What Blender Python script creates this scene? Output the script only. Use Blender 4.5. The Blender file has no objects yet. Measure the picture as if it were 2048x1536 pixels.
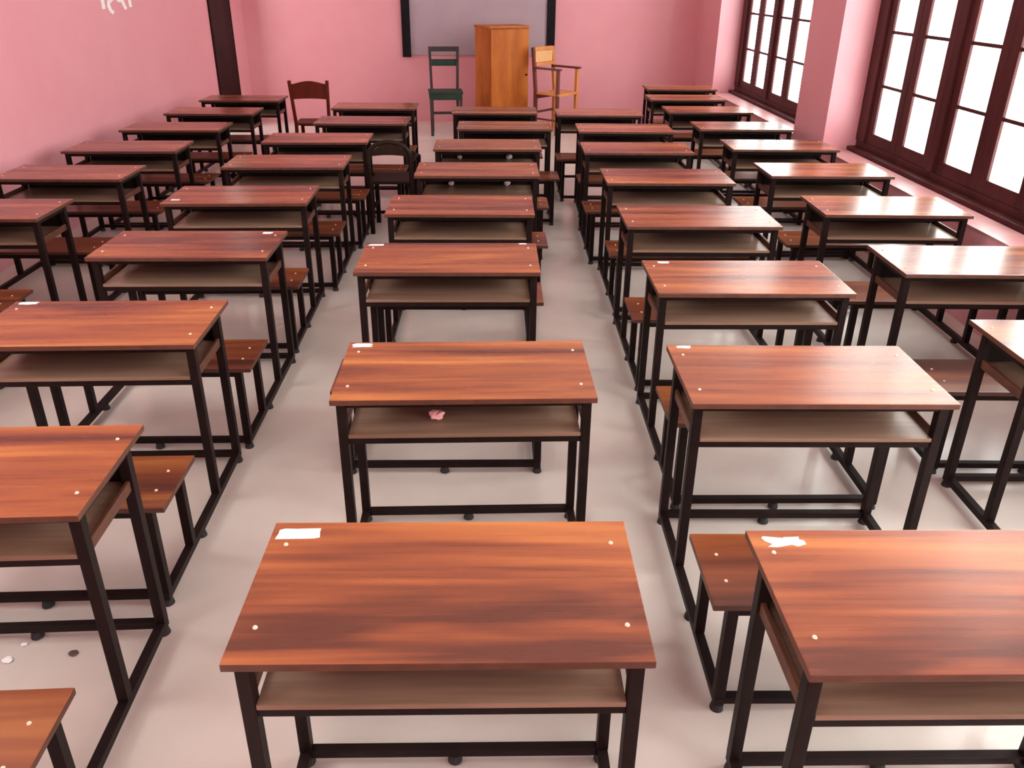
import bpy, bmesh, math, random
from mathutils import Matrix, Vector

scene = bpy.context.scene
COL = scene.collection
R = math.radians

# ------------------------------------------------------------------ camera
PITCH, YAW, ROLL, CAM_H, FPX, PY = R(24.377), R(-1.523), R(0.542), 2.011, 1573.5, 671.0
cam_data = bpy.data.cameras.new('camera')
cam = bpy.data.objects.new('camera', cam_data)
COL.objects.link(cam)
fwd = Vector((-math.sin(YAW) * math.cos(PITCH), math.cos(YAW) * math.cos(PITCH), -math.sin(PITCH)))
rgt = Vector((math.cos(YAW), math.sin(YAW), 0))
upv = rgt.cross(fwd)
r2 = math.cos(ROLL) * rgt + math.sin(ROLL) * upv
u2 = -math.sin(ROLL) * rgt + math.cos(ROLL) * upv
M = Matrix((r2, u2, -fwd)).transposed().to_4x4()
M.translation = Vector((0, 0, CAM_H))
cam.matrix_world = M
cam_data.sensor_width = 36.0
cam_data.lens = FPX / 2048 * 36
cam_data.shift_y = -(768 - PY) / 2048
cam_data.clip_start = 0.02
scene.camera = cam

# ------------------------------------------------------------------ daylight and exposure
SKY_HORIZON = 5.7
world = bpy.data.worlds.new('overcast_sky')
scene.world = world
world.use_nodes = True
bg = world.node_tree.nodes['Background']
# CIE overcast sky: brighter towards the zenith, bright hazy ground below the horizon
wn, wl = world.node_tree.nodes, world.node_tree.links
tcw = wn.new('ShaderNodeTexCoord')
sep = wn.new('ShaderNodeSeparateXYZ')
wl.new(tcw.outputs['Generated'], sep.inputs[0])
mr = wn.new('ShaderNodeMapRange')
mr.inputs['From Min'].default_value = 0.0
mr.inputs['From Max'].default_value = 1.0
mr.inputs['To Min'].default_value = SKY_HORIZON
mr.inputs['To Max'].default_value = SKY_HORIZON * 1.25
wl.new(sep.outputs['Z'], mr.inputs['Value'])
wl.new(mr.outputs['Result'], bg.inputs['Strength'])
bg.inputs['Color'].default_value = (1.0, 0.985, 0.995, 1)
scene.view_settings.view_transform = 'Standard'
scene.view_settings.look = 'None'
scene.view_settings.gamma = 1.0
scene.view_settings.use_curve_mapping = False
scene.view_settings.exposure = 0.94
scene.cycles.max_bounces = 10
scene.cycles.diffuse_bounces = 6
scene.cycles.glossy_bounces = 4
scene.cycles.transparent_max_bounces = 12
scene.cycles.caustics_reflective = False
scene.cycles.caustics_refractive = False
scene.cycles.use_denoising = True
scene.cycles.sample_clamp_indirect = 6.0


# ------------------------------------------------------------------ materials
def new_mat(name):
    m = bpy.data.materials.new(name)
    m.use_nodes = True
    nt = m.node_tree
    b = nt.nodes['Principled BSDF']
    return m, nt, b


def ramp(nt, fac, stops):
    n = nt.nodes.new('ShaderNodeValToRGB')
    cr = n.color_ramp
    while len(cr.elements) < len(stops):
        cr.elements.new(0.5)
    for e, (p, c) in zip(cr.elements, stops):
        e.position = p
        e.color = (*c, 1)
    nt.links.new(fac, n.inputs['Fac'])
    return n.outputs['Color']


def coords(nt, scale, rnd=True):
    tc = nt.nodes.new('ShaderNodeTexCoord')
    mp = nt.nodes.new('ShaderNodeMapping')
    mp.inputs['Scale'].default_value = scale
    src = tc.outputs['Object']
    if rnd:
        oi = nt.nodes.new('ShaderNodeObjectInfo')
        mul = nt.nodes.new('ShaderNodeVectorMath')
        mul.operation = 'SCALE'
        mul.inputs[0].default_value = (7.3, 11.1, 3.7)
        nt.links.new(oi.outputs['Random'], mul.inputs['Scale'])
        add = nt.nodes.new('ShaderNodeVectorMath')
        add.operation = 'ADD'
        nt.links.new(src, add.inputs[0])
        nt.links.new(mul.outputs['Vector'], add.inputs[1])
        src = add.outputs['Vector']
    nt.links.new(src, mp.inputs['Vector'])
    return mp.outputs['Vector']


def noise(nt, vec, scale, detail=4, rough=0.55, dist=0.0):
    n = nt.nodes.new('ShaderNodeTexNoise')
    n.inputs['Scale'].default_value = scale
    n.inputs['Detail'].default_value = detail
    n.inputs['Roughness'].default_value = rough
    n.inputs['Distortion'].default_value = dist
    nt.links.new(vec, n.inputs['Vector'])
    return n.outputs['Fac']


def wood(name, stops, rough=0.3, scale=(0.9, 13.0, 9.0), spec=0.5, fine=0.25, coat=0.0):
    m, nt, b = new_mat(name)
    v = coords(nt, scale)
    f1 = noise(nt, v, 1.0, 3, 0.6, 0.6)
    v2 = coords(nt, (scale[0] * 2.5, scale[1] * 6, scale[2] * 6))
    f2 = noise(nt, v2, 1.0, 3, 0.6, 0.2)
    mx = nt.nodes.new('ShaderNodeMix')
    mx.data_type = 'FLOAT'
    mx.inputs['Factor'].default_value = fine
    nt.links.new(f1, mx.inputs['A'])
    nt.links.new(f2, mx.inputs['B'])
    c = ramp(nt, mx.outputs['Result'], stops)
    nt.links.new(c, b.inputs['Base Color'])
    rr = nt.nodes.new('ShaderNodeMapRange')
    rr.inputs['To Min'].default_value = rough - 0.02
    rr.inputs['To Max'].default_value = rough + 0.03
    nt.links.new(f2, rr.inputs['Value'])
    nt.links.new(rr.outputs['Result'], b.inputs['Roughness'])
    b.inputs['Specular IOR Level'].default_value = spec
    b.inputs['Coat Weight'].default_value = coat
    b.inputs['Coat Roughness'].default_value = 0.22
    return m


def mottled(name, c1, c2, scale=2.0, rough=0.5, spec=0.5, bump=0.0, bscale=60, rnd=False):
    m, nt, b = new_mat(name)
    v = coords(nt, (1, 1, 1), rnd)
    f = noise(nt, v, scale, 5, 0.6)
    nt.links.new(ramp(nt, f, [(0.3, c1), (0.7, c2)]), b.inputs['Base Color'])
    b.inputs['Roughness'].default_value = rough
    b.inputs['Specular IOR Level'].default_value = spec
    if bump:
        bp = nt.nodes.new('ShaderNodeBump')
        bp.inputs['Strength'].default_value = bump
        bp.inputs['Distance'].default_value = 0.01
        nt.links.new(noise(nt, v, bscale, 3), bp.inputs['Height'])
        nt.links.new(bp.outputs['Normal'], b.inputs['Normal'])
    return m


MAT = {}
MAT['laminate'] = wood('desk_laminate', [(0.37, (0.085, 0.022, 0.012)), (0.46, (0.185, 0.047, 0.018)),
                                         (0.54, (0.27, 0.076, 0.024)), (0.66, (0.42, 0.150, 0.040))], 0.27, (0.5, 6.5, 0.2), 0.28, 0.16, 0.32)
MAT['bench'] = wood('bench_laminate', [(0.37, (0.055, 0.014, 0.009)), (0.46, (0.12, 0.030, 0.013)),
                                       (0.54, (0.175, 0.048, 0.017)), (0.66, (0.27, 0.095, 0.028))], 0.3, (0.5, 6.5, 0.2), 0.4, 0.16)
MAT['shelf'] = wood('shelf_laminate', [(0.3, (0.15, 0.086, 0.055)), (0.7, (0.27, 0.178, 0.125))], 0.3, spec=0.3)
MAT['edge'] = mottled('edge_band', (0.06, 0.020, 0.011), (0.10, 0.034, 0.017), 20, 0.45, rnd=True)
MAT['steel'] = mottled('black_enamel_steel', (0.008, 0.0045, 0.004), (0.015, 0.008, 0.007), 9, 0.45, 0.12, rnd=True)
MAT['rubber'] = mottled('black_rubber', (0.01, 0.01, 0.01), (0.02, 0.02, 0.02), 30, 0.7)
MAT['bolt'] = mottled('pale_screw_cap', (0.60, 0.42, 0.32), (0.72, 0.55, 0.44), 60, 0.35)
MAT['paper'] = mottled('white_paper', (0.78, 0.76, 0.74), (0.9, 0.89, 0.87), 25, 0.7, 0.2, 0.4, 90, True)
MAT['pink_paper'] = mottled('pink_paper', (0.75, 0.22, 0.22), (0.9, 0.62, 0.58), 30, 0.7, 0.2, rnd=True)
MAT['leaf'] = mottled('dry_dark_scrap', (0.06, 0.035, 0.03), (0.12, 0.08, 0.06), 30, 0.8)
MAT['pink'] = mottled('pink_wall_paint', (0.67, 0.29, 0.325), (0.71, 0.33, 0.365), 1.3, 0.40, 0.55, 0.02, 12)
MAT['white_paint'] = mottled('white_ceiling_paint', (0.80, 0.78, 0.76), (0.85, 0.83, 0.81), 1.5, 0.8, 0.2)
MAT['sill'] = mottled('pale_pink_sill_paint', (0.40, 0.17, 0.17), (0.50, 0.25, 0.25), 4, 0.35, 0.4)
MAT['floor'] = mottled('polished_grey_floor', (0.54, 0.49, 0.44), (0.62, 0.565, 0.51), 2.2, 0.24, 0.5, 0.03, 8)
MAT['maroon'] = wood('maroon_window_wood', [(0.3, (0.036, 0.007, 0.008)), (0.7, (0.085, 0.020, 0.019))], 0.4, (6, 6, 0.8), 0.2)
MAT['door'] = wood('dark_maroon_door_wood', [(0.3, (0.010, 0.002, 0.002)), (0.7, (0.022, 0.004, 0.004))], 0.6, (6, 6, 0.8), 0.05)
MAT['chair_brown'] = wood('brown_chair_wood', [(0.3, (0.07, 0.012, 0.007)), (0.7, (0.13, 0.022, 0.010))], 0.5, (6, 6, 1), 0.1)
MAT['chair_dark'] = wood('dark_chair_wood', [(0.3, (0.012, 0.007, 0.005)), (0.7, (0.024, 0.012, 0.009))], 0.5, (6, 6, 1), 0.1)
MAT['chair_green'] = mottled('dark_green_paint', (0.016, 0.034, 0.024), (0.032, 0.055, 0.040), 12, 0.5, 0.12)
MAT['chair_grey'] = mottled('dusky_green_grey_paint', (0.038, 0.034, 0.034), (0.062, 0.050, 0.050), 12, 0.5, 0.12)
MAT['cup'] = wood('orange_cupboard_wood', [(0.3, (0.27, 0.062, 0.010)), (0.5, (0.40, 0.11, 0.017)), (0.72, (0.52, 0.17, 0.028))], 0.45, (4, 4, 0.7), 0.15)
MAT['tablet_wood'] = wood('orange_chair_wood', [(0.3, (0.50, 0.17, 0.04)), (0.7, (0.68, 0.30, 0.09))], 0.4, (5, 5, 1))
MAT['cane'] = mottled('tan_woven_cane', (0.62, 0.33, 0.13), (0.74, 0.45, 0.2), 40, 0.6)
MAT['shaded_wood'] = wood('dark_shaded_chair_wood', [(0.3, (0.10, 0.022, 0.016)), (0.7, (0.17, 0.045, 0.03))], 0.4, (5, 5, 1))  # dark arms and rails, also the armchair's shaded left side
MAT['board'] = mottled('whiteboard_enamel', (0.35, 0.285, 0.325), (0.41, 0.345, 0.38), 1.2, 0.22, 0.5)
MAT['black'] = mottled('black_plastic', (0.008, 0.007, 0.009), (0.013, 0.011, 0.014), 10, 0.5, 0.08)
MAT['chrome'] = mottled('dull_brass_metal', (0.30, 0.2, 0.1), (0.4, 0.28, 0.14), 10, 0.35)


def glass_mat():
    m = bpy.data.materials.new('window_glass')
    m.use_nodes = True
    nt = m.node_tree
    nt.nodes.clear()
    o = nt.nodes.new('ShaderNodeOutputMaterial')
    mix = nt.nodes.new('ShaderNodeMixShader')
    t = nt.nodes.new('ShaderNodeBsdfTransparent')
    t.inputs['Color'].default_value = (0.96, 0.98, 0.96, 1)
    g = nt.nodes.new('ShaderNodeBsdfGlossy')
    g.inputs['Roughness'].default_value = 0.05
    lw = nt.nodes.new('ShaderNodeLayerWeight')          # two-sided Schlick falloff for a thin pane
    pw = nt.nodes.new('ShaderNodeMath')
    pw.operation = 'POWER'
    pw.inputs[1].default_value = 5.0
    lw.inputs['Blend'].default_value = 0.5
    ma = nt.nodes.new('ShaderNodeMath')
    ma.operation = 'MULTIPLY_ADD'
    ma.inputs[1].default_value = 0.6
    ma.inputs[2].default_value = 0.03
    nt.links.new(lw.outputs['Facing'], pw.inputs[0])
    nt.links.new(pw.outputs[0], ma.inputs[0])
    nt.links.new(ma.outputs[0], mix.inputs['Fac'])
    nt.links.new(t.outputs[0], mix.inputs[1])
    nt.links.new(g.outputs[0], mix.inputs[2])
    nt.links.new(mix.outputs[0], o.inputs['Surface'])
    return m


MAT['glass'] = glass_mat()


# ------------------------------------------------------------------ geometry helpers
class MB:
    """collects boxes / bars / tubes into one mesh"""

    def __init__(self):
        self.bm = bmesh.new()

    def box(self, x0, x1, y0, y1, z0, z1, bevel=0.0):
        vs = [self.bm.verts.new(p) for p in ((x0, y0, z0), (x1, y0, z0), (x1, y1, z0), (x0, y1, z0),
                                             (x0, y0, z1), (x1, y0, z1), (x1, y1, z1), (x0, y1, z1))]
        fs = [self.bm.faces.new([vs[i] for i in f]) for f in
              ((3, 2, 1, 0), (4, 5, 6, 7), (0, 1, 5, 4), (1, 2, 6, 5), (2, 3, 7, 6), (3, 0, 4, 7))]
        if bevel:
            es = list({e for f in fs for e in f.edges})
            bmesh.ops.bevel(self.bm, geom=es, offset=bevel, segments=2, affect='EDGES', profile=0.7)
        return self

    def bar(self, a, b, w, d=None, twist=0.0):
        """square bar from a to b"""
        d = d or w
        a, b = Vector(a), Vector(b)
        ax = (b - a).normalized()
        ref = Vector((0, 1, 0)) if abs(ax.z) > 0.8 else Vector((0, 0, 1))
        s = ax.cross(ref).normalized()
        t = s.cross(ax).normalized()
        ring = []
        for p in (a, b):
            ring.append([self.bm.verts.new(p + s * w / 2 * i + t * d / 2 * j) for i, j in ((-1, -1), (1, -1), (1, 1), (-1, 1))])
        self.bm.faces.new(ring[0])
        self.bm.faces.new(ring[1][::-1])
        for k in range(4):
            self.bm.faces.new((ring[0][(k + 1) % 4], ring[0][k], ring[1][k], ring[1][(k + 1) % 4]))
        bmesh.ops.recalc_face_normals(self.bm, faces=self.bm.faces[:])
        return self

    def tube(self, pts, rad, seg=10):
        pts = [Vector(p) for p in pts]
        rings = []
        n = len(pts)
        for i, p in enumerate(pts):
            d = (pts[min(i + 1, n - 1)] - pts[max(i - 1, 0)]).normalized()
            ref = Vector((0, 1, 0)) if abs(d.y) < 0.9 else Vector((1, 0, 0))
            s = d.cross(ref).normalized()
            t = s.cross(d).normalized()
            rings.append([self.bm.verts.new(p + (s * math.cos(k * 2 * math.pi / seg) + t * math.sin(k * 2 * math.pi / seg)) * rad) for k in range(seg)])
        for a, b in zip(rings, rings[1:]):
            for k in range(seg):
                self.bm.faces.new((a[k], a[(k + 1) % seg], b[(k + 1) % seg], b[k]))
        self.bm.faces.new(rings[0][::-1])
        self.bm.faces.new(rings[-1])
        bmesh.ops.recalc_face_normals(self.bm, faces=self.bm.faces[:])
        return self

    def disc(self, x, y, z, r, h, seg=12):
        ret = bmesh.ops.create_cone(self.bm, cap_ends=True, segments=seg, radius1=r, radius2=r * 0.75, depth=h,
                                    matrix=Matrix.Translation((x, y, z + h / 2)))
        return self

    def slab(self, outline, axis, c0, c1):
        """extrude a 2-D outline (list of (u,v)) along an axis from c0 to c1"""
        def P(u, v, c):
            return {'x': (c, u, v), 'y': (u, c, v), 'z': (u, v, c)}[axis]
        a = [self.bm.verts.new(P(u, v, c0)) for u, v in outline]
        b = [self.bm.verts.new(P(u, v, c1)) for u, v in outline]
        self.bm.faces.new(a)
        self.bm.faces.new(b[::-1])
        n = len(a)
        for k in range(n):
            self.bm.faces.new((a[(k + 1) % n], a[k], b[k], b[(k + 1) % n]))
        bmesh.ops.recalc_face_normals(self.bm, faces=self.bm.faces[:])
        return self

    def mesh(self, name, mat, smooth=False):
        me = bpy.data.meshes.new(name)
        self.bm.to_mesh(me)
        self.bm.free()
        me.materials.append(MAT[mat])
        if smooth:
            for p in me.polygons:
                p.use_smooth = True
        return me

    def build(self, name, mat, parent=None, smooth=False):
        return link(name, self.mesh(name, mat, smooth), parent)


def link(name, me, parent=None, loc=None):
    o = bpy.data.objects.new(name, me)
    COL.objects.link(o)
    if parent:
        o.parent = parent
    if loc:
        o.location = loc
    return o


def tag(o, label, cat, group=None):
    o['label'] = label
    o['category'] = cat
    if group:
        o['group'] = group
    return o


def thing(name, label, cat, loc=(0, 0, 0), rz=0.0, group=None):
    o = bpy.data.objects.new(name, None)
    COL.objects.link(o)
    o.empty_display_size = 0.1
    o.location = loc
    o.rotation_euler = (0, 0, rz)
    return tag(o, label, cat, group)


def struct(o, label=None):
    o['kind'] = 'structure'
    if label:
        o['label'] = label
    return o


def copy_tree(o, parent=None):
    c = o.copy()
    COL.objects.link(c)
    c.parent = parent
    for ch in list(o.children):
        copy_tree(ch, c)
    return c


# ------------------------------------------------------------------ room shell
XL, XR, XO, YB, YF, ZC = -3.64, 3.04, 3.50, 12.45, -1.6, 4.1
XW = 3.37                      # plane of the window joinery
SILL, HEAD = 0.60, 3.70
struct(MB().box(XL - 0.3, XO, YF - 0.3, YB + 0.3, -0.2, 0).build('floor', 'floor'), 'polished pale grey classroom floor')
struct(MB().box(XL - 0.3, XO, YF - 0.3, YB + 0.3, ZC, ZC + 0.2).build('ceiling', 'white_paint'))
struct(MB().box(XL - 0.3, XO, YB, YB + 0.3, 0, ZC).build('wall_back', 'pink'), 'glossy pink painted wall behind the whiteboard')
struct(MB().box(XL - 0.3, XO, YF - 0.3, YF, 0, ZC).build('wall_front', 'pink'))

CY0, CY1, CZ0, CZ1 = -1.45, 3.4, 2.25, 3.9    # unseen high window band, added in the left wall to brighten the foreground
DY0, DY1, DZ = 10.97, 11.88, 2.10      # door opening in the left wall
TZ0, TZ1 = 2.18, 3.10                  # ventilator added above it to light the far wall
w = MB()
w.box(XL - 0.25, XL, CY1, DY0, 0, ZC)
w.box(XL - 0.25, XL, YF, CY0, 0, ZC).box(XL - 0.25, XL, CY0, CY1, 0, CZ0).box(XL - 0.25, XL, CY0, CY1, CZ1, ZC)
w.box(XL - 0.25, XL, DY1, YB, 0, ZC)
w.box(XL - 0.25, XL, DY0, DY1, TZ1, ZC)
w.box(XL - 0.25, XL, DY0, DY1, DZ, TZ0)
struct(w.build('wall_left', 'pink'), 'pink painted left wall with white lettering')

# right wall: low wall, piers and lintel around three deep window openings, the nearest one added
OPEN = [(-1.25, 2.62), (3.38, 7.27), (8.03, 11.27)]
w = MB()
w.box(XR, XO, YF, YB, 0, SILL)
w.box(XR, XO, YF, YB, HEAD, ZC)
ys = [YF] + [y for o in OPEN for y in o] + [YB]
for a, b in zip(ys[0::2], ys[1::2]):
    w.box(XR, XO, a, b, SILL, HEAD)
struct(w.build('wall_right', 'pink'), 'pink painted right wall with deep window recesses')

# the open doorway: frame, leaf swung outwards against the far jamb, unseen corridor whose added roof and parapet cut the daylight
d = struct(MB().box(XL - 0.24, XL + 0.012, DY0, DY0 + 0.05, 0, DZ).box(XL - 0.45, XL + 0.012, DY1 - 0.05, DY1, 0, DZ)
           .box(XL - 0.24, XL + 0.012, DY0 + 0.05, DY1 - 0.05, DZ - 0.06, DZ).build('door_1', 'door'),
           'open dark maroon wooden door in the left wall')
LX0, LX1, LY = XL - 1.28, XL - 0.46, DY1 - 0.004
MB().box(LX0, LX1, LY - 0.045, LY - 0.01, 0.01, DZ - 0.07, 0.004).build('door_leaf', 'door', d)
for z0, z1 in ((0.2, 0.85), (0.98, 1.88)):
    for x0 in (LX0 + 0.1, LX0 + 0.45):
        MB().box(x0, x0 + 0.26, LY - 0.058, LY - 0.045, z0, z1, 0.005).build('door_panel', 'door', d)
MB().tube([(LX0 + 0.06, LY - 0.045, 1.0), (LX0 + 0.06, LY - 0.09, 1.0), (LX0 + 0.15, LY - 0.09, 1.0)], 0.01).build('door_handle', 'chrome', d)
struct(MB().box(XL - 1.4, XL - 0.3, 2.2, YB, -0.2, -0.02).build('floor_corridor', 'floor'))
struct(MB().box(XL - 2.0, XL - 0.25, 3.6, YB, 2.3, 2.45).build('ceiling_added_corridor', 'white_paint'))  # added roof, unseen, holds back light from the doorway
struct(MB().box(XL - 1.55, XL - 1.4, 2.2, YB, -0.2, 1.0).build('wall_added_parapet', 'white_paint'))  # added parapet, unseen, its height limits light through the doorway
v = struct(MB().box(XL - 0.14, XL - 0.02, DY0, DY0 + 0.05, TZ0, TZ1).box(XL - 0.14, XL - 0.02, DY1 - 0.05, DY1, TZ0, TZ1)
           .box(XL - 0.14, XL - 0.02, DY0 + 0.05, DY1 - 0.05, TZ0, TZ0 + 0.05).box(XL - 0.14, XL - 0.02, DY0 + 0.05, DY1 - 0.05, TZ1 - 0.05, TZ1)
           .build('window_4', 'door'))  # unseen opening added to throw light on the far wall
MB().box(XL - 0.085, XL - 0.08, DY0 + 0.05, DY1 - 0.05, TZ0 + 0.05, TZ1 - 0.05).build('pane', 'glass', v)


cs = (CY1 - CY0 - 0.06) / 4  # frame and panes of the added high window band
v = MB().box(XL - 0.15, XL - 0.11, CY0, CY1, CZ0, CZ0 + 0.06).box(XL - 0.15, XL - 0.11, CY0, CY1, CZ1 - 0.06, CZ1)
for k in range(5):
    v.box(XL - 0.15, XL - 0.11, CY0 + cs * k, CY0 + cs * k + 0.06, CZ0 + 0.06, CZ1 - 0.06)
v = struct(v.build('window_5', 'maroon'))
for k in range(4):
    MB().box(XL - 0.132, XL - 0.128, CY0 + cs * k + 0.06, CY0 + cs * (k + 1), CZ0 + 0.06, CZ1 - 0.06).build('pane', 'glass', v)

# windows on the right wall: fixed frame with posts, two casements to a bay, each casement with stacked panes
def window(idx, y0, y1, posts, label):
    W, D2 = 0.10, 0.022
    z0, z1 = SILL + 0.005, HEAD
    m = MB()
    m.box(XW - D2, XW + D2, y0, y1, z0, z0 + 0.09, 0.006)               # bottom member
    m.box(XW - D2, XW + D2, y0, y1, z1 - 0.08, z1, 0.006)               # head
    root = struct(m.build('window_%d' % idx, 'maroon'), label)
    MB().box(XW - 0.10, XW - D2, y0, y1, z0 - 0.004, z0 + 0.035, 0.006).build('window_sill', 'maroon', root)
    for p in posts:
        a, b = max(y0, p - W / 2), min(y1, p + W / 2)
        if p == posts[-1]:
            a, b = posts[-1] - W / 2, y1                    # broad far jamb
        MB().box(XW - D2 - 0.01, XW + D2, a, b, z0 + 0.09, z1 - 0.08, 0.006).build('window_post', 'maroon', root)
    zb, zt = z0 + 0.09, z1 - 0.08
    panes = [0.79, 1.195, 1.63, 2.06, 2.49, 2.92, zt - 0.09]
    for pa, pb in zip(posts, posts[1:]):
        a, b = pa + W / 2, pb - W / 2
        n = 2 if b - a > 0.8 else 1
        for k in range(n):
            la, lb = a + (b - a) * k / n + 0.004, a + (b - a) * (k + 1) / n - 0.004
            st = 0.095
            c = MB()
            c.box(XW - 0.011, XW + 0.011, la, la + st, zb, zt, 0.004)
            c.box(XW - 0.011, XW + 0.011, lb - st, lb, zb, zt, 0.004)
            c.box(XW - 0.011, XW + 0.011, la + st, lb - st, zb, panes[0], 0.004)
            c.box(XW - 0.011, XW + 0.011, la + st, lb - st, panes[-1], zt, 0.004)
            leaf = c.build('casement', 'maroon', root)
            for q, (p0, p1) in enumerate(zip(panes, panes[1:])):
                if q:
                    MB().box(XW - 0.007, XW + 0.007, la + st, lb - st, p0 - 0.013, p0 + 0.013, 0.003).build('glazing_bar', 'maroon', leaf)
                MB().box(XW - 0.002, XW + 0.002, la + st, lb - st, p0 + (0.013 if q else 0), p1 - (0.013 if q < len(panes) - 2 else 0)).build('pane', 'glass', leaf)
    return root


window(1, 8.03, 11.27, [8.03 + 0.05, 8.73, 9.95, 11.14], 'maroon framed casement window nearest the far wall')
window(2, 3.38, 7.27, [3.43, 4.73, 5.95, 7.15], 'large maroon framed casement window at the right edge')
v = MB().box(XW - 0.02, XW + 0.02, -1.25, 2.62, SILL + 0.005, SILL + 0.06).box(XW - 0.02, XW + 0.02, -1.25, 2.62, HEAD - 0.05, HEAD)  # unseen window added beside the viewer to brighten the foreground
for k in range(4):
    v.box(XW - 0.02, XW + 0.02, -1.25 + 1.27 * k, -1.19 + 1.27 * k, SILL + 0.06, HEAD - 0.05)
v = struct(v.build('window_3', 'maroon'))
for k in range(3):
    MB().box(XW - 0.002, XW + 0.002, -1.19 + 1.27 * k, 0.02 + 1.27 * k, SILL + 0.06, HEAD - 0.05).build('pane', 'glass', v)
for k, (a, b) in enumerate(OPEN):
    struct(MB().box(XR - 0.012, XW - 0.12, a + 0.002, b - 0.002, SILL, SILL + 0.012, 0.004).build('trim_%d' % (k + 1), 'sill'), 'pale painted ledge under a window')

# ------------------------------------------------------------------ school desks
W, D, H = 0.884, 0.455, 0.75          # table top
NY = -D / 2                            # near edge, origin at the centre of the table top


def edge_faces(o):
    """edge banding on the side faces of a board"""
    o.data.materials.append(MAT['edge'])
    for p_ in o.data.polygons:
        if abs(p_.normal.z) < 0.5:
            p_.material_index = 1


def make_desk():
    root = thing('school_desk', 'x', 'desk', group='school desks with attached benches')
    top = MB().box(-W / 2, W / 2, NY, -NY, H - 0.020, H, 0.003).build('tabletop', 'laminate', root)
    edge_faces(top)
    capme = MB().disc(0, 0, 0, 0.0058, 0.003).mesh('bolt', 'bolt')
    for x in (-W / 2 + 0.045, W / 2 - 0.045):
        for y in (NY + 0.10, -NY - 0.085):
            link('bolt', capme, top, (x, y, H))
    # frame under the top
    lx, y1, y2 = W / 2 - 0.030, NY + 0.045, NY + 0.355
    t = 0.032
    legme = MB().box(-t / 2, t / 2, -t / 2, t / 2, 0.055, H - 0.0205, 0.003).mesh('leg', 'steel')
    for sx in (-1, 1):
        for y in (y1, y2):
            link('leg', legme, root, (sx * lx, y, 0))
    railme = MB().box(-lx + t / 2, lx - t / 2, -0.012, 0.012, H - 0.046, H - 0.0205, 0.002).mesh('top_rail', 'steel')
    for y in (y1, y2):
        link('top_rail', railme, root, (0, y, 0))
    sideme = MB().box(-0.012, 0.012, y1 + t / 2, y2 - t / 2, H - 0.046, H - 0.0205, 0.002).mesh('side_rail', 'steel')
    for sx in (-1, 1):
        link('side_rail', sideme, root, (sx * lx, 0, 0))
    # book shelf
    SZ = 0.60
    sh = MB().box(-lx + t / 2 + 0.001, lx - t / 2 - 0.001, NY + 0.03, NY + 0.37, SZ - 0.014, SZ, 0.002).build('shelf', 'shelf', root)
    srail = MB().box(-lx + t / 2, lx - t / 2, -0.011, 0.011, SZ - 0.038, SZ - 0.0145, 0.002).mesh('shelf_rail', 'steel')
    for y in (y1, y2):
        link('shelf_rail', srail, sh, (0, y, 0))
    MB().box(-lx + t / 2 + 0.001, lx - t / 2 - 0.001, NY + 0.371, NY + 0.377, SZ - 0.012, H - 0.022, 0.001).build('back_panel', 'steel', root)
    sidep = MB().box(-0.006, 0.006, y1 + t / 2, y2 - t / 2, SZ - 0.014, SZ + 0.022, 0.002).mesh('shelf_edge', 'edge')
    for sx in (-1, 1):
        link('shelf_edge', sidep, sh, (sx * (lx + 0.002), 0, 0))
    # bench
    BW, BZ = 0.945, 0.42
    b0, b1 = NY - 0.560, NY - 0.245
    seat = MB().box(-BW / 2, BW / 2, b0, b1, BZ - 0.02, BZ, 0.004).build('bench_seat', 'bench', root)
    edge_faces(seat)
    for x in (-BW / 2 + 0.06, BW / 2 - 0.06):
        for y in (b0 + 0.10, b1 - 0.10):
            link('bolt', capme, seat, (x, y, BZ))
    bleg = MB().box(-t / 2, t / 2, -t / 2, t / 2, 0.055, BZ - 0.0205, 0.003).mesh('bench_leg', 'steel')
    by = (b0 + 0.02, b1 - 0.035)
    for sx in (-1, 1):
        for y in by:
            link('bench_leg', bleg, root, (sx * lx, y, 0))
    brail = MB().box(-lx + t / 2, lx - t / 2, -0.011, 0.011, BZ - 0.046, BZ - 0.0205, 0.002).mesh('bench_rail', 'steel')
    for y in by:
        link('bench_rail', brail, root, (0, y, 0))
    bside = MB().box(-0.011, 0.011, by[0] + t / 2, by[1] - t / 2, BZ - 0.046, BZ - 0.0205, 0.002).mesh('bench_side_rail', 'steel')
    for sx in (-1, 1):
        link('bench_side_rail', bside, root, (sx * lx, 0, 0))
    # floor runners, cross bars, feet
    run = MB().box(-0.015, 0.015, b0 + 0.002, y2 + 0.017, 0.025, 0.055, 0.003).mesh('floor_runner', 'steel')
    for sx in (-1, 1):
        link('floor_runner', run, root, (sx * lx, 0, 0))
    foot = MB().disc(0, 0, 0, 0.021, 0.025).mesh('foot', 'rubber')
    for sx in (-1, 1):
        for y in (b0 + 0.02, NY - 0.17, y2):
            link('foot', foot, root, (sx * lx, y, 0))
    cross = MB().box(-lx + 0.015, lx - 0.015, -0.014, 0.014, 0.03, 0.055, 0.003).mesh('crossbar', 'steel')
    for y in (by[0], y2):
        link('crossbar', cross, root, (0, y, 0))
        link('foot', foot, root, (0, y, 0.004))
    return root


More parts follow.
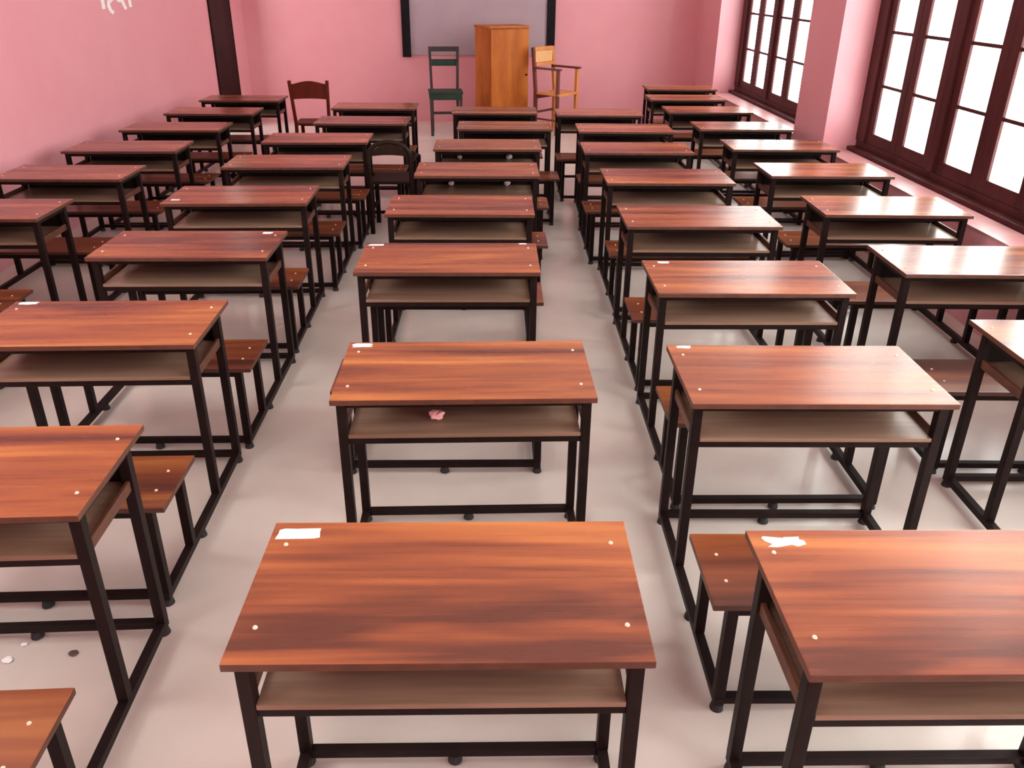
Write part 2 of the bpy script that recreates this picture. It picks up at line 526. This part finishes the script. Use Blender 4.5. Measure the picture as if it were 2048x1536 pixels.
A, B, Cc, Dd, E_ = 'A', 'B', 'C', 'D', 'E'
DESKS = {
    'A': [(-3.04, 3.640, 0), (-3.03, 4.610, 0.6), (-2.97, 5.580, 0), (-2.95, 6.525, 1.4), (-2.905, 7.470, 1.2), (-2.865, 8.415, 0.7), (-2.83, 9.360, 0)],
    'B': [(-1.513, 1.882, 1.8), (-1.57, 2.920, 1.2), (-1.560, 3.940, 0.4), (-1.587, 4.963, 1.2), (-1.535, 5.972, 1.2), (-1.501, 6.930, 1.0), (-1.26, 7.875, -0.2), (-1.265, 8.820, 0)],
    'C': [(-0.109, 1.405, -0.25), (-0.098, 2.500, 0.8), (-0.216, 3.729, 0), (-0.193, 4.729, -0.3), (-0.11, 5.720, 0), (-0.042, 6.665, 0.1), (0.114, 7.610, 0), (0.02, 8.555, 0)],
    'D': [(1.076, 1.360, -0.4), (1.098, 2.459, -0.7), (1.176, 3.452, -0.3), (1.20, 4.489, -0.5), (1.225, 5.522, -0.5), (1.181, 6.550, -0.7), (1.231, 7.500, -1.0), (1.10, 8.445, 0)],
    'E': [(2.40, 2.700, -1.0), (2.41, 3.695, -1.5), (2.43, 4.734, -1.5), (2.43, 5.744, -0.5), (2.425, 6.700, -0.8), (2.381, 7.650, -0.8), (2.304, 8.680, -0.2), (2.285, 9.625, -0.6), (2.42, 10.570, -0.3)],
}
COLNAME = {'A': 'in the column along the left wall', 'B': 'in the second column from the left wall',
           'C': 'in the middle column', 'D': 'in the second column from the windows', 'E': 'in the column beside the windows'}
ORD = ['nearest', 'second nearest', 'third nearest', 'fourth nearest', 'fifth nearest', 'sixth nearest', 'seventh nearest', 'eighth nearest', 'ninth nearest']
EXTRA = {'C1': 'with a large white paper sticker', 'D1': 'with a torn white sticker', 'C2': 'with a small white sticker'}
proto = make_desk()
desk = {}
first = True
for c, lst in DESKS.items():
    for i, (x, y, a) in enumerate(lst):
        o = proto if first else copy_tree(proto)
        first = False
        o.location = (x, y, 0)
        o.rotation_euler = (0, 0, R(a))
        key = c + str(i + 1)
        kind = 'glossy brown laminate desk and bench'
        o['label'] = '%s, %s %s' % (kind, ORD[i], COLNAME[c]) if i < len(lst) - 1 else '%s, farthest %s' % (kind, COLNAME[c])
        desk[key] = o

# paper stickers on some tops, B4's a painted highlight: (desk, x0, x1, y0, y1, tear)
random.seed(4)


def sticker(key, cx, cy, w, h, rag=0.12):
    n = 14
    out = []
    for k in range(n):
        t = k / n * 4
        s, f = int(t), t - int(t)
        px, py = [(-1 + 2 * f, -1), (1, -1 + 2 * f), (1 - 2 * f, 1), (-1, 1 - 2 * f)][s]
        out.append((cx + w / 2 * (px + random.uniform(-rag, rag)), cy + h / 2 * (py + random.uniform(-rag, rag))))
    o = MB().slab(out, 'z', H + 0.0002, H + 0.0014).build('sticker', 'paper', desk[key])
    o['label'] = 'white paper sticker or painted highlight'


STICK = [('C1', (598, 1068), 0.105, 0.038, 0.06), ('D1', (1565, 1083), 0.085, 0.034, 0.35), ('C2', (725, 691), 0.07, 0.03, 0.15),
         ('D2', (1368, 694), 0.05, 0.02, 0.2), ('D3', (1327, 525), 0.055, 0.024, 0.2), ('B2', (55, 607), 0.075, 0.026, 0.2), ('C3', (752, 490), 0.07, 0.024, 0.2),
         ('B3', (535, 466), 0.05, 0.03, 0.25), ('C3', (1045, 487), 0.04, 0.016, 0.25), ('B4', (350, 400), 0.05, 0.03, 0.3)]  # the B4 entry paints a pale highlight on the desk corner


def on_plane(px, py, z):
    """world point on the horizontal plane at height z under a photo pixel (resting things)"""
    dirv = r2 * ((px - 1024) / FPX) + u2 * (-(py - PY) / FPX) + fwd
    t = (z - CAM_H) / dirv.z
    return Vector((0, 0, CAM_H)) + dirv * t


bpy.context.view_layer.update()
for key, p, w_, h_, rag in STICK:
    q = desk[key].matrix_world.inverted() @ on_plane(*p, H)
    qx = max(-W / 2 + w_ / 2 + 0.01, min(W / 2 - w_ / 2 - 0.01, q.x))
    qy = max(NY + h_ / 2 + 0.01, min(-NY - h_ / 2 - 0.008, q.y))
    sticker(key, qx, qy, w_, h_, rag)


def wad(name, mat, label, cat, p, z, r, flat=0.6, group=None, seed=0, key=None):
    rnd = random.Random(seed)
    bm = bmesh.new()
    bmesh.ops.create_icosphere(bm, subdivisions=3, radius=1)
    amps = [(Vector((rnd.uniform(-1, 1), rnd.uniform(-1, 1), rnd.uniform(-1, 1))).normalized(), rnd.uniform(2, 6), rnd.uniform(0, 6)) for _ in range(9)]
    zmin = 9
    for v_ in bm.verts:
        k = 1 + sum(0.055 * math.sin(f * v_.co.dot(a) * 2 + ph) for a, f, ph in amps)
        v_.co = Vector((v_.co.x * k * r, v_.co.y * k * r * 0.8, v_.co.z * k * r * flat))
        zmin = min(zmin, v_.co.z)
    for v_ in bm.verts:
        v_.co.z -= zmin
    me = bpy.data.meshes.new(name)
    bm.to_mesh(me)
    bm.free()
    me.materials.append(MAT[mat])
    o = link(name, me)
    q = on_plane(*p, z)
    if key:                                   # keep it clear of the shelf's back panel
        q.y = min(q.y, desk[key].location.y + NY + 0.335)
    o.location = (q.x, q.y, z)
    return tag(o, label, cat, group)


SZT = 0.6005
wad('crumpled_paper', 'pink_paper', 'crumpled pink paper on the shelf of the second desk in the middle column', 'paper', (874, 838), SZT, 0.026, seed=1, key='C2')
wad('white_lump', 'paper', 'small white lump at the left of the shelf in the fifth middle desk', 'paper', (903, 371), SZT, 0.020, 0.8, seed=2, key='C5')  # small pale lumps of unknown kind on two shelves
wad('white_lump', 'paper', 'small white lump at the right of the shelf in the fifth middle desk', 'paper', (1014, 371), SZT, 0.024, 0.8, seed=3, key='C5')
wad('white_lump', 'paper', 'small white lump at the left of the shelf in the sixth middle desk', 'paper', (920, 317), SZT, 0.020, 0.8, seed=4, key='C6')
wad('white_lump', 'paper', 'small white lump at the right of the shelf in the sixth middle desk', 'paper', (1018, 317), SZT, 0.026, 0.8, seed=5, key='C6')
wad('paper_scrap', 'paper', 'small white paper scrap on the floor, farthest of the three at lower left', 'paper', (53, 1256), 0, 0.012, 0.3, seed=6)
wad('paper_scrap', 'paper', 'small white paper scrap on the floor, middle of the three at lower left', 'paper', (49, 1290), 0, 0.010, 0.3, seed=7)
wad('paper_scrap', 'paper', 'larger white paper scrap on the floor, nearest of the three at lower left', 'paper', (15, 1322), 0, 0.016, 0.3, seed=8)
wad('dark_scrap', 'leaf', 'dark scrap of litter on the floor near the left desk legs', 'litter', (147, 1308), 0, 0.015, 0.25, seed=9)

# ------------------------------------------------------------------ whiteboard, lettering
wb = thing('whiteboard', 'grey-white board with broad black side frames on the far pink wall', 'whiteboard', (-0.205, YB, 0.97))
bw = 1.115
MB().box(-bw + 0.10, bw - 0.10, -0.03, -0.002, 0.0, 1.25, 0.003).build('board_panel', 'board', wb)
for s in (-1, 1):
    MB().box(s * (bw - 0.05) - 0.062, s * (bw - 0.05) + 0.062, -0.055, -0.002, -0.03, 1.28, 0.006).build('side_frame', 'black', wb)
MB().box(-bw + 0.112, bw - 0.112, -0.04, -0.002, 1.25, 1.28, 0.003).build('top_frame', 'black', wb)

# painted Hindi word on the left wall
def arc(cx, cy, rx, ry, a0, a1, n=12):
    return [(cx + rx * math.cos(R(a0 + (a1 - a0) * i / n)), cy + ry * math.sin(R(a0 + (a1 - a0) * i / n))) for i in range(n + 1)]


STROKES = [
    [(0.0, 0.86), (1.0, 0.86)],                                                        # head line
    [(0.06, 0.0), (0.06, 0.86)], arc(0.20, 0.86, 0.14, 0.22, 180, 20),                 # short i
    [(0.31, 0.86), (0.31, 0.64)] + arc(0.30, 0.53, 0.09, 0.11, 90, 270) + arc(0.29, 0.31, 0.10, 0.11, 90, -60)
    + [(0.24, 0.16), (0.22, 0.06), (0.26, -0.05), (0.34, -0.12)],                      # ha
    arc(0.36, 1.04, 0.035, 0.035, 0, 360),                                             # dot
    [(0.60, 0.86), (0.60, 0.68)] + arc(0.60, 0.42, 0.13, 0.24, 100, 300) + [(0.70, 0.36), (0.64, 0.40)],
    [(0.66, 0.28), (0.70, 0.10), (0.76, -0.05)],                                       # da
    [(0.93, 0.0), (0.93, 0.86)], arc(0.79, 0.86, 0.14, 0.22, 0, 160),                  # long i
]
TY0, TY1, TZB, TH = 8.02, 8.70, 1.722, 0.36
bm = bmesh.new()
for n_, st in enumerate(STROKES):
    pts_ = [Vector((u * (TY1 - TY0) / 0.68, v_ * 1.0)) for u, v_ in st]
    L_, R_ = [], []
    for i, p_ in enumerate(pts_):
        t_ = (pts_[min(i + 1, len(pts_) - 1)] - pts_[max(i - 1, 0)]).normalized() * 0.05
        L_.append((p_.x - t_.y, p_.y + t_.x))
        R_.append((p_.x + t_.y, p_.y - t_.x))
    dx = 0.002 + 0.0003 * n_
    vl = [bm.verts.new((dx, u * 0.68, v_ * TH)) for u, v_ in L_]
    vr = [bm.verts.new((dx, u * 0.68, v_ * TH)) for u, v_ in R_]
    fs_ = [bm.faces.new((vr[i], vr[i + 1], vl[i + 1], vl[i])) for i in range(len(vl) - 1)]
    ex = bmesh.ops.extrude_face_region(bm, geom=fs_)
    for g_ in ex['geom']:
        if isinstance(g_, bmesh.types.BMVert):
            g_.co.x -= 0.0018
bmesh.ops.recalc_face_normals(bm, faces=bm.faces[:])
me = bpy.data.meshes.new('wall_lettering')
bm.to_mesh(me)
bm.free()
me.materials.append(MAT['paper'])
lt = link('wall_lettering', me, None, (XL, TY0, TZB))
tag(lt, 'white painted Hindi word on the left pink wall', 'lettering')


# ------------------------------------------------------------------ cupboard and chairs at the far end
def quad_legs(root, pts, w_, mat, z1, name='leg', z0=0.0):
    for x, y in pts:
        MB().box(x - w_ / 2, x + w_ / 2, y - w_ / 2, y + w_ / 2, z0, z1, 0.003).build(name, mat, root)


cup = thing('cupboard', 'orange wooden cupboard standing in front of the whiteboard', 'cupboard', (0.135, 11.75, 0), R(28))
cw, cd, ch = 0.62, 0.46, 1.425
MB().box(-cw / 2, cw / 2, -cd / 2 + 0.02, cd / 2, 0.05, ch - 0.025, 0.003).build('body', 'cup', cup)
MB().box(-cw / 2 - 0.012, cw / 2 + 0.012, -cd / 2 - 0.012, cd / 2 + 0.005, ch - 0.025, ch, 0.004).build('top_board', 'cup', cup)
dr = MB().box(-cw / 2 + 0.012, cw / 2 - 0.012, -cd / 2 - 0.002, -cd / 2 + 0.02, 0.09, ch - 0.045, 0.004).build('cupboard_door', 'cup', cup)
MB().tube([(cw / 2 - 0.05, -cd / 2 - 0.002, 0.78), (cw / 2 - 0.05, -cd / 2 - 0.025, 0.78)], 0.013).build('knob', 'chair_dark', dr)
MB().box(-cw / 2 + 0.02, cw / 2 - 0.02, -cd / 2 + 0.04, cd / 2 - 0.01, 0, 0.05).build('plinth', 'chair_brown', cup)

# tall green chair, back towards the viewer's left, seat facing the room
g = thing('wooden_chair', 'tall dark green wooden chair left of the orange cupboard', 'chair', (-0.66, 11.42, 0), R(6))
for s in (-1, 1):
    MB().bar((s * 0.18, 0.17, 0), (s * 0.18, 0.17, 0.5), 0.036).bar((s * 0.18, 0.17, 0.5), (s * 0.195, 0.20, 1.15), 0.036).build('back_post', 'chair_grey', g)
    MB().bar((s * 0.20, -0.19, 0), (s * 0.205, -0.19, 0.52), 0.038).build('leg', 'chair_grey', g)
    MB().bar((s * 0.19, -0.19, 0.22), (s * 0.18, 0.17, 0.22), 0.024).build('stretcher', 'chair_grey', g)
MB().box(-0.175, 0.175, 0.185, 0.21, 1.085, 1.15, 0.005).build('back_slat', 'chair_grey', g)
MB().box(-0.175, 0.175, 0.18, 0.205, 0.895, 0.985, 0.005).build('back_slat', 'chair_green', g)
MB().box(-0.175, 0.175, 0.155, 0.18, 0.24, 0.275, 0.003).build('stretcher', 'chair_grey', g)
MB().box(-0.235, 0.235, -0.22, 0.15, 0.565, 0.595, 0.006).build('seat', 'chair_green', g)
MB().box(-0.225, 0.225, -0.21, 0.14, 0.485, 0.565, 0.003).build('apron', 'chair_green', g)

# orange tablet-arm chair, turned towards the windows
t = thing('armchair', 'orange wooden armchair with tan cane back right of the cupboard', 'chair', (0.90, 11.55, 0), R(48))
# local: faces -y ; back at +y
for s in (-1, 1):
    mt = 'shaded_wood' if s < 0 else 'tablet_wood'  # left posts and legs have shade put into their colour
    MB().bar((s * 0.215, 0.20, 0), (s * 0.215, 0.20, 0.56), 0.042).bar((s * 0.215, 0.20, 0.56), (s * 0.215, 0.26, 1.15), 0.040).build('back_post', mt, t)
    MB().bar((s * 0.215, -0.19, 0), (s * 0.215, -0.19, 0.87), 0.040).build('leg', mt, t)
    MB().bar((s * 0.215, 0.24, 0.885), (s * 0.225, -0.24, 0.885), 0.055, 0.026).build('arm', 'shaded_wood', t)
    MB().bar((s * 0.215, 0.18, 0.2), (s * 0.215, -0.17, 0.2), 0.024).build('stretcher', 'shaded_wood', t)
MB().bar((-0.195, 0.225, 0.93), (0.195, 0.225, 0.93), 0.03, 0.04).bar((-0.195, 0.252, 1.13), (0.195, 0.252, 1.13), 0.03, 0.05).build('back_frame', 'tablet_wood', t)
MB().slab([(-0.19, 0.955), (0.19, 0.955), (0.19, 1.10), (-0.19, 1.10)], 'y', 0.232, 0.246).build('cane_back', 'cane', t)
MB().box(-0.235, 0.235, -0.235, 0.17, 0.535, 0.565, 0.006).build('seat', 'tablet_wood', t)
MB().box(-0.20, 0.20, 0.165, 0.19, 0.475, 0.535, 0.003).build('seat_rail', 'shaded_wood', t)
MB().box(-0.19, 0.19, 0.19, 0.215, 0.27, 0.30, 0.003).build('stretcher', 'shaded_wood', t)


def crest(x0, x1, z0, z1, bow, n=12, dip=0.03):
    out = [(x0, z0)]
    out += [(x0 + (x1 - x0) * k / n, z0 + 0.01 * math.sin(math.pi * k / n)) for k in range(1, n)]
    out += [(x1, z0)]
    for k in range(n + 1):
        u = 1 - k / n
        s = math.sin(math.pi * u)
        out.append((x0 + (x1 - x0) * u, z1 - bow + bow * s ** 1.4))
    return out


b = thing('wooden_chair', 'reddish brown wooden chair with curved solid crest between the left columns', 'chair', (-2.10, 9.58, 0), R(2))
for s in (-1, 1):
    MB().bar((s * 0.195, -0.19, 0), (s * 0.19, -0.16, 0.45), 0.036).bar((s * 0.19, -0.16, 0.45), (s * 0.212, -0.22, 0.94), 0.034).build('back_post', 'chair_brown', b)
    MB().bar((s * 0.19, 0.2, 0), (s * 0.19, 0.2, 0.43), 0.036).build('leg', 'chair_brown', b)
    MB().bar((s * 0.19, -0.17, 0.2), (s * 0.19, 0.2, 0.2), 0.022).build('stretcher', 'chair_brown', b)
MB().slab(crest(-0.198, 0.198, 0.735, 0.935, 0.035), 'y', -0.212, -0.188).build('crest_rail', 'chair_brown', b)
MB().box(-0.215, 0.215, -0.14, 0.23, 0.43, 0.455, 0.006).build('seat', 'chair_brown', b)
MB().box(-0.18, 0.18, 0.19, 0.21, 0.37, 0.43, 0.003).build('apron', 'chair_brown', b)

k = thing('wooden_chair', 'dark wooden chair with arched back in the aisle beside the middle column', 'chair', (-0.855, 6.75, 0), R(0))
arch = []
for i in range(17):
    a = math.pi * i / 16
    arch.append((-0.175 * math.cos(a), -0.2, 0.62 + 0.165 * math.sin(a) ** 0.7))
pts = [(-0.175, -0.18, 0), (-0.175, -0.18, 0.44)] + arch + [(0.175, -0.18, 0.44), (0.175, -0.18, 0)]
MB().tube(pts, 0.02, 8).build('back_frame', 'chair_dark', k, True)
MB().slab(crest(-0.155, 0.155, 0.67, 0.775, 0.07), 'y', -0.212, -0.19).build('back_panel', 'chair_dark', k)
MB().box(-0.18, 0.18, -0.155, 0.20, 0.42, 0.45, 0.01).build('seat', 'chair_dark', k)
for s in (-1, 1):
    MB().bar((s * 0.17, 0.17, 0), (s * 0.17, 0.17, 0.42), 0.036).build('leg', 'chair_dark', k)
    MB().bar((s * 0.172, -0.18, 0.2), (s * 0.17, 0.17, 0.2), 0.022).build('stretcher', 'chair_dark', k)
MB().tube([(0.185, -0.19, 0.62), (0.215, -0.08, 0.66), (0.22, 0.08, 0.62), (0.21, 0.15, 0.5), (0.178, 0.17, 0.40)], 0.016, 8).build('arm', 'chair_dark', k, True)

# ------------------------------------------------------------------ sampling portals in the window openings
for a, b_ in OPEN:                      # (they emit nothing themselves)
    ld = bpy.data.lights.new('window_portal', 'AREA')
    ld.shape = 'RECTANGLE'
    ld.size = HEAD - SILL
    ld.size_y = b_ - a
    ld.cycles.is_portal = True
    lo = bpy.data.objects.new('window_portal', ld)
    COL.objects.link(lo)
    lo.location = (XO + 0.02, (a + b_) / 2, (SILL + HEAD) / 2)
    lo.rotation_euler = (0, R(90), 0)
ld = bpy.data.lights.new('window_portal', 'AREA')
ld.shape = 'RECTANGLE'
ld.size, ld.size_y = CZ1 - CZ0, CY1 - CY0
ld.cycles.is_portal = True
lo = bpy.data.objects.new('window_portal', ld)
COL.objects.link(lo)
lo.location = (XL - 0.27, (CY0 + CY1) / 2, (CZ0 + CZ1) / 2)
lo.rotation_euler = (0, R(-90), 0)
ld = bpy.data.lights.new('window_portal', 'AREA')
ld.shape = 'RECTANGLE'
ld.size, ld.size_y = TZ1 - TZ0, DY1 - DY0
ld.cycles.is_portal = True
lo = bpy.data.objects.new('window_portal', ld)
COL.objects.link(lo)
lo.location = (XL - 0.27, (DY0 + DY1) / 2, (TZ0 + TZ1) / 2)
lo.rotation_euler = (0, R(-90), 0)
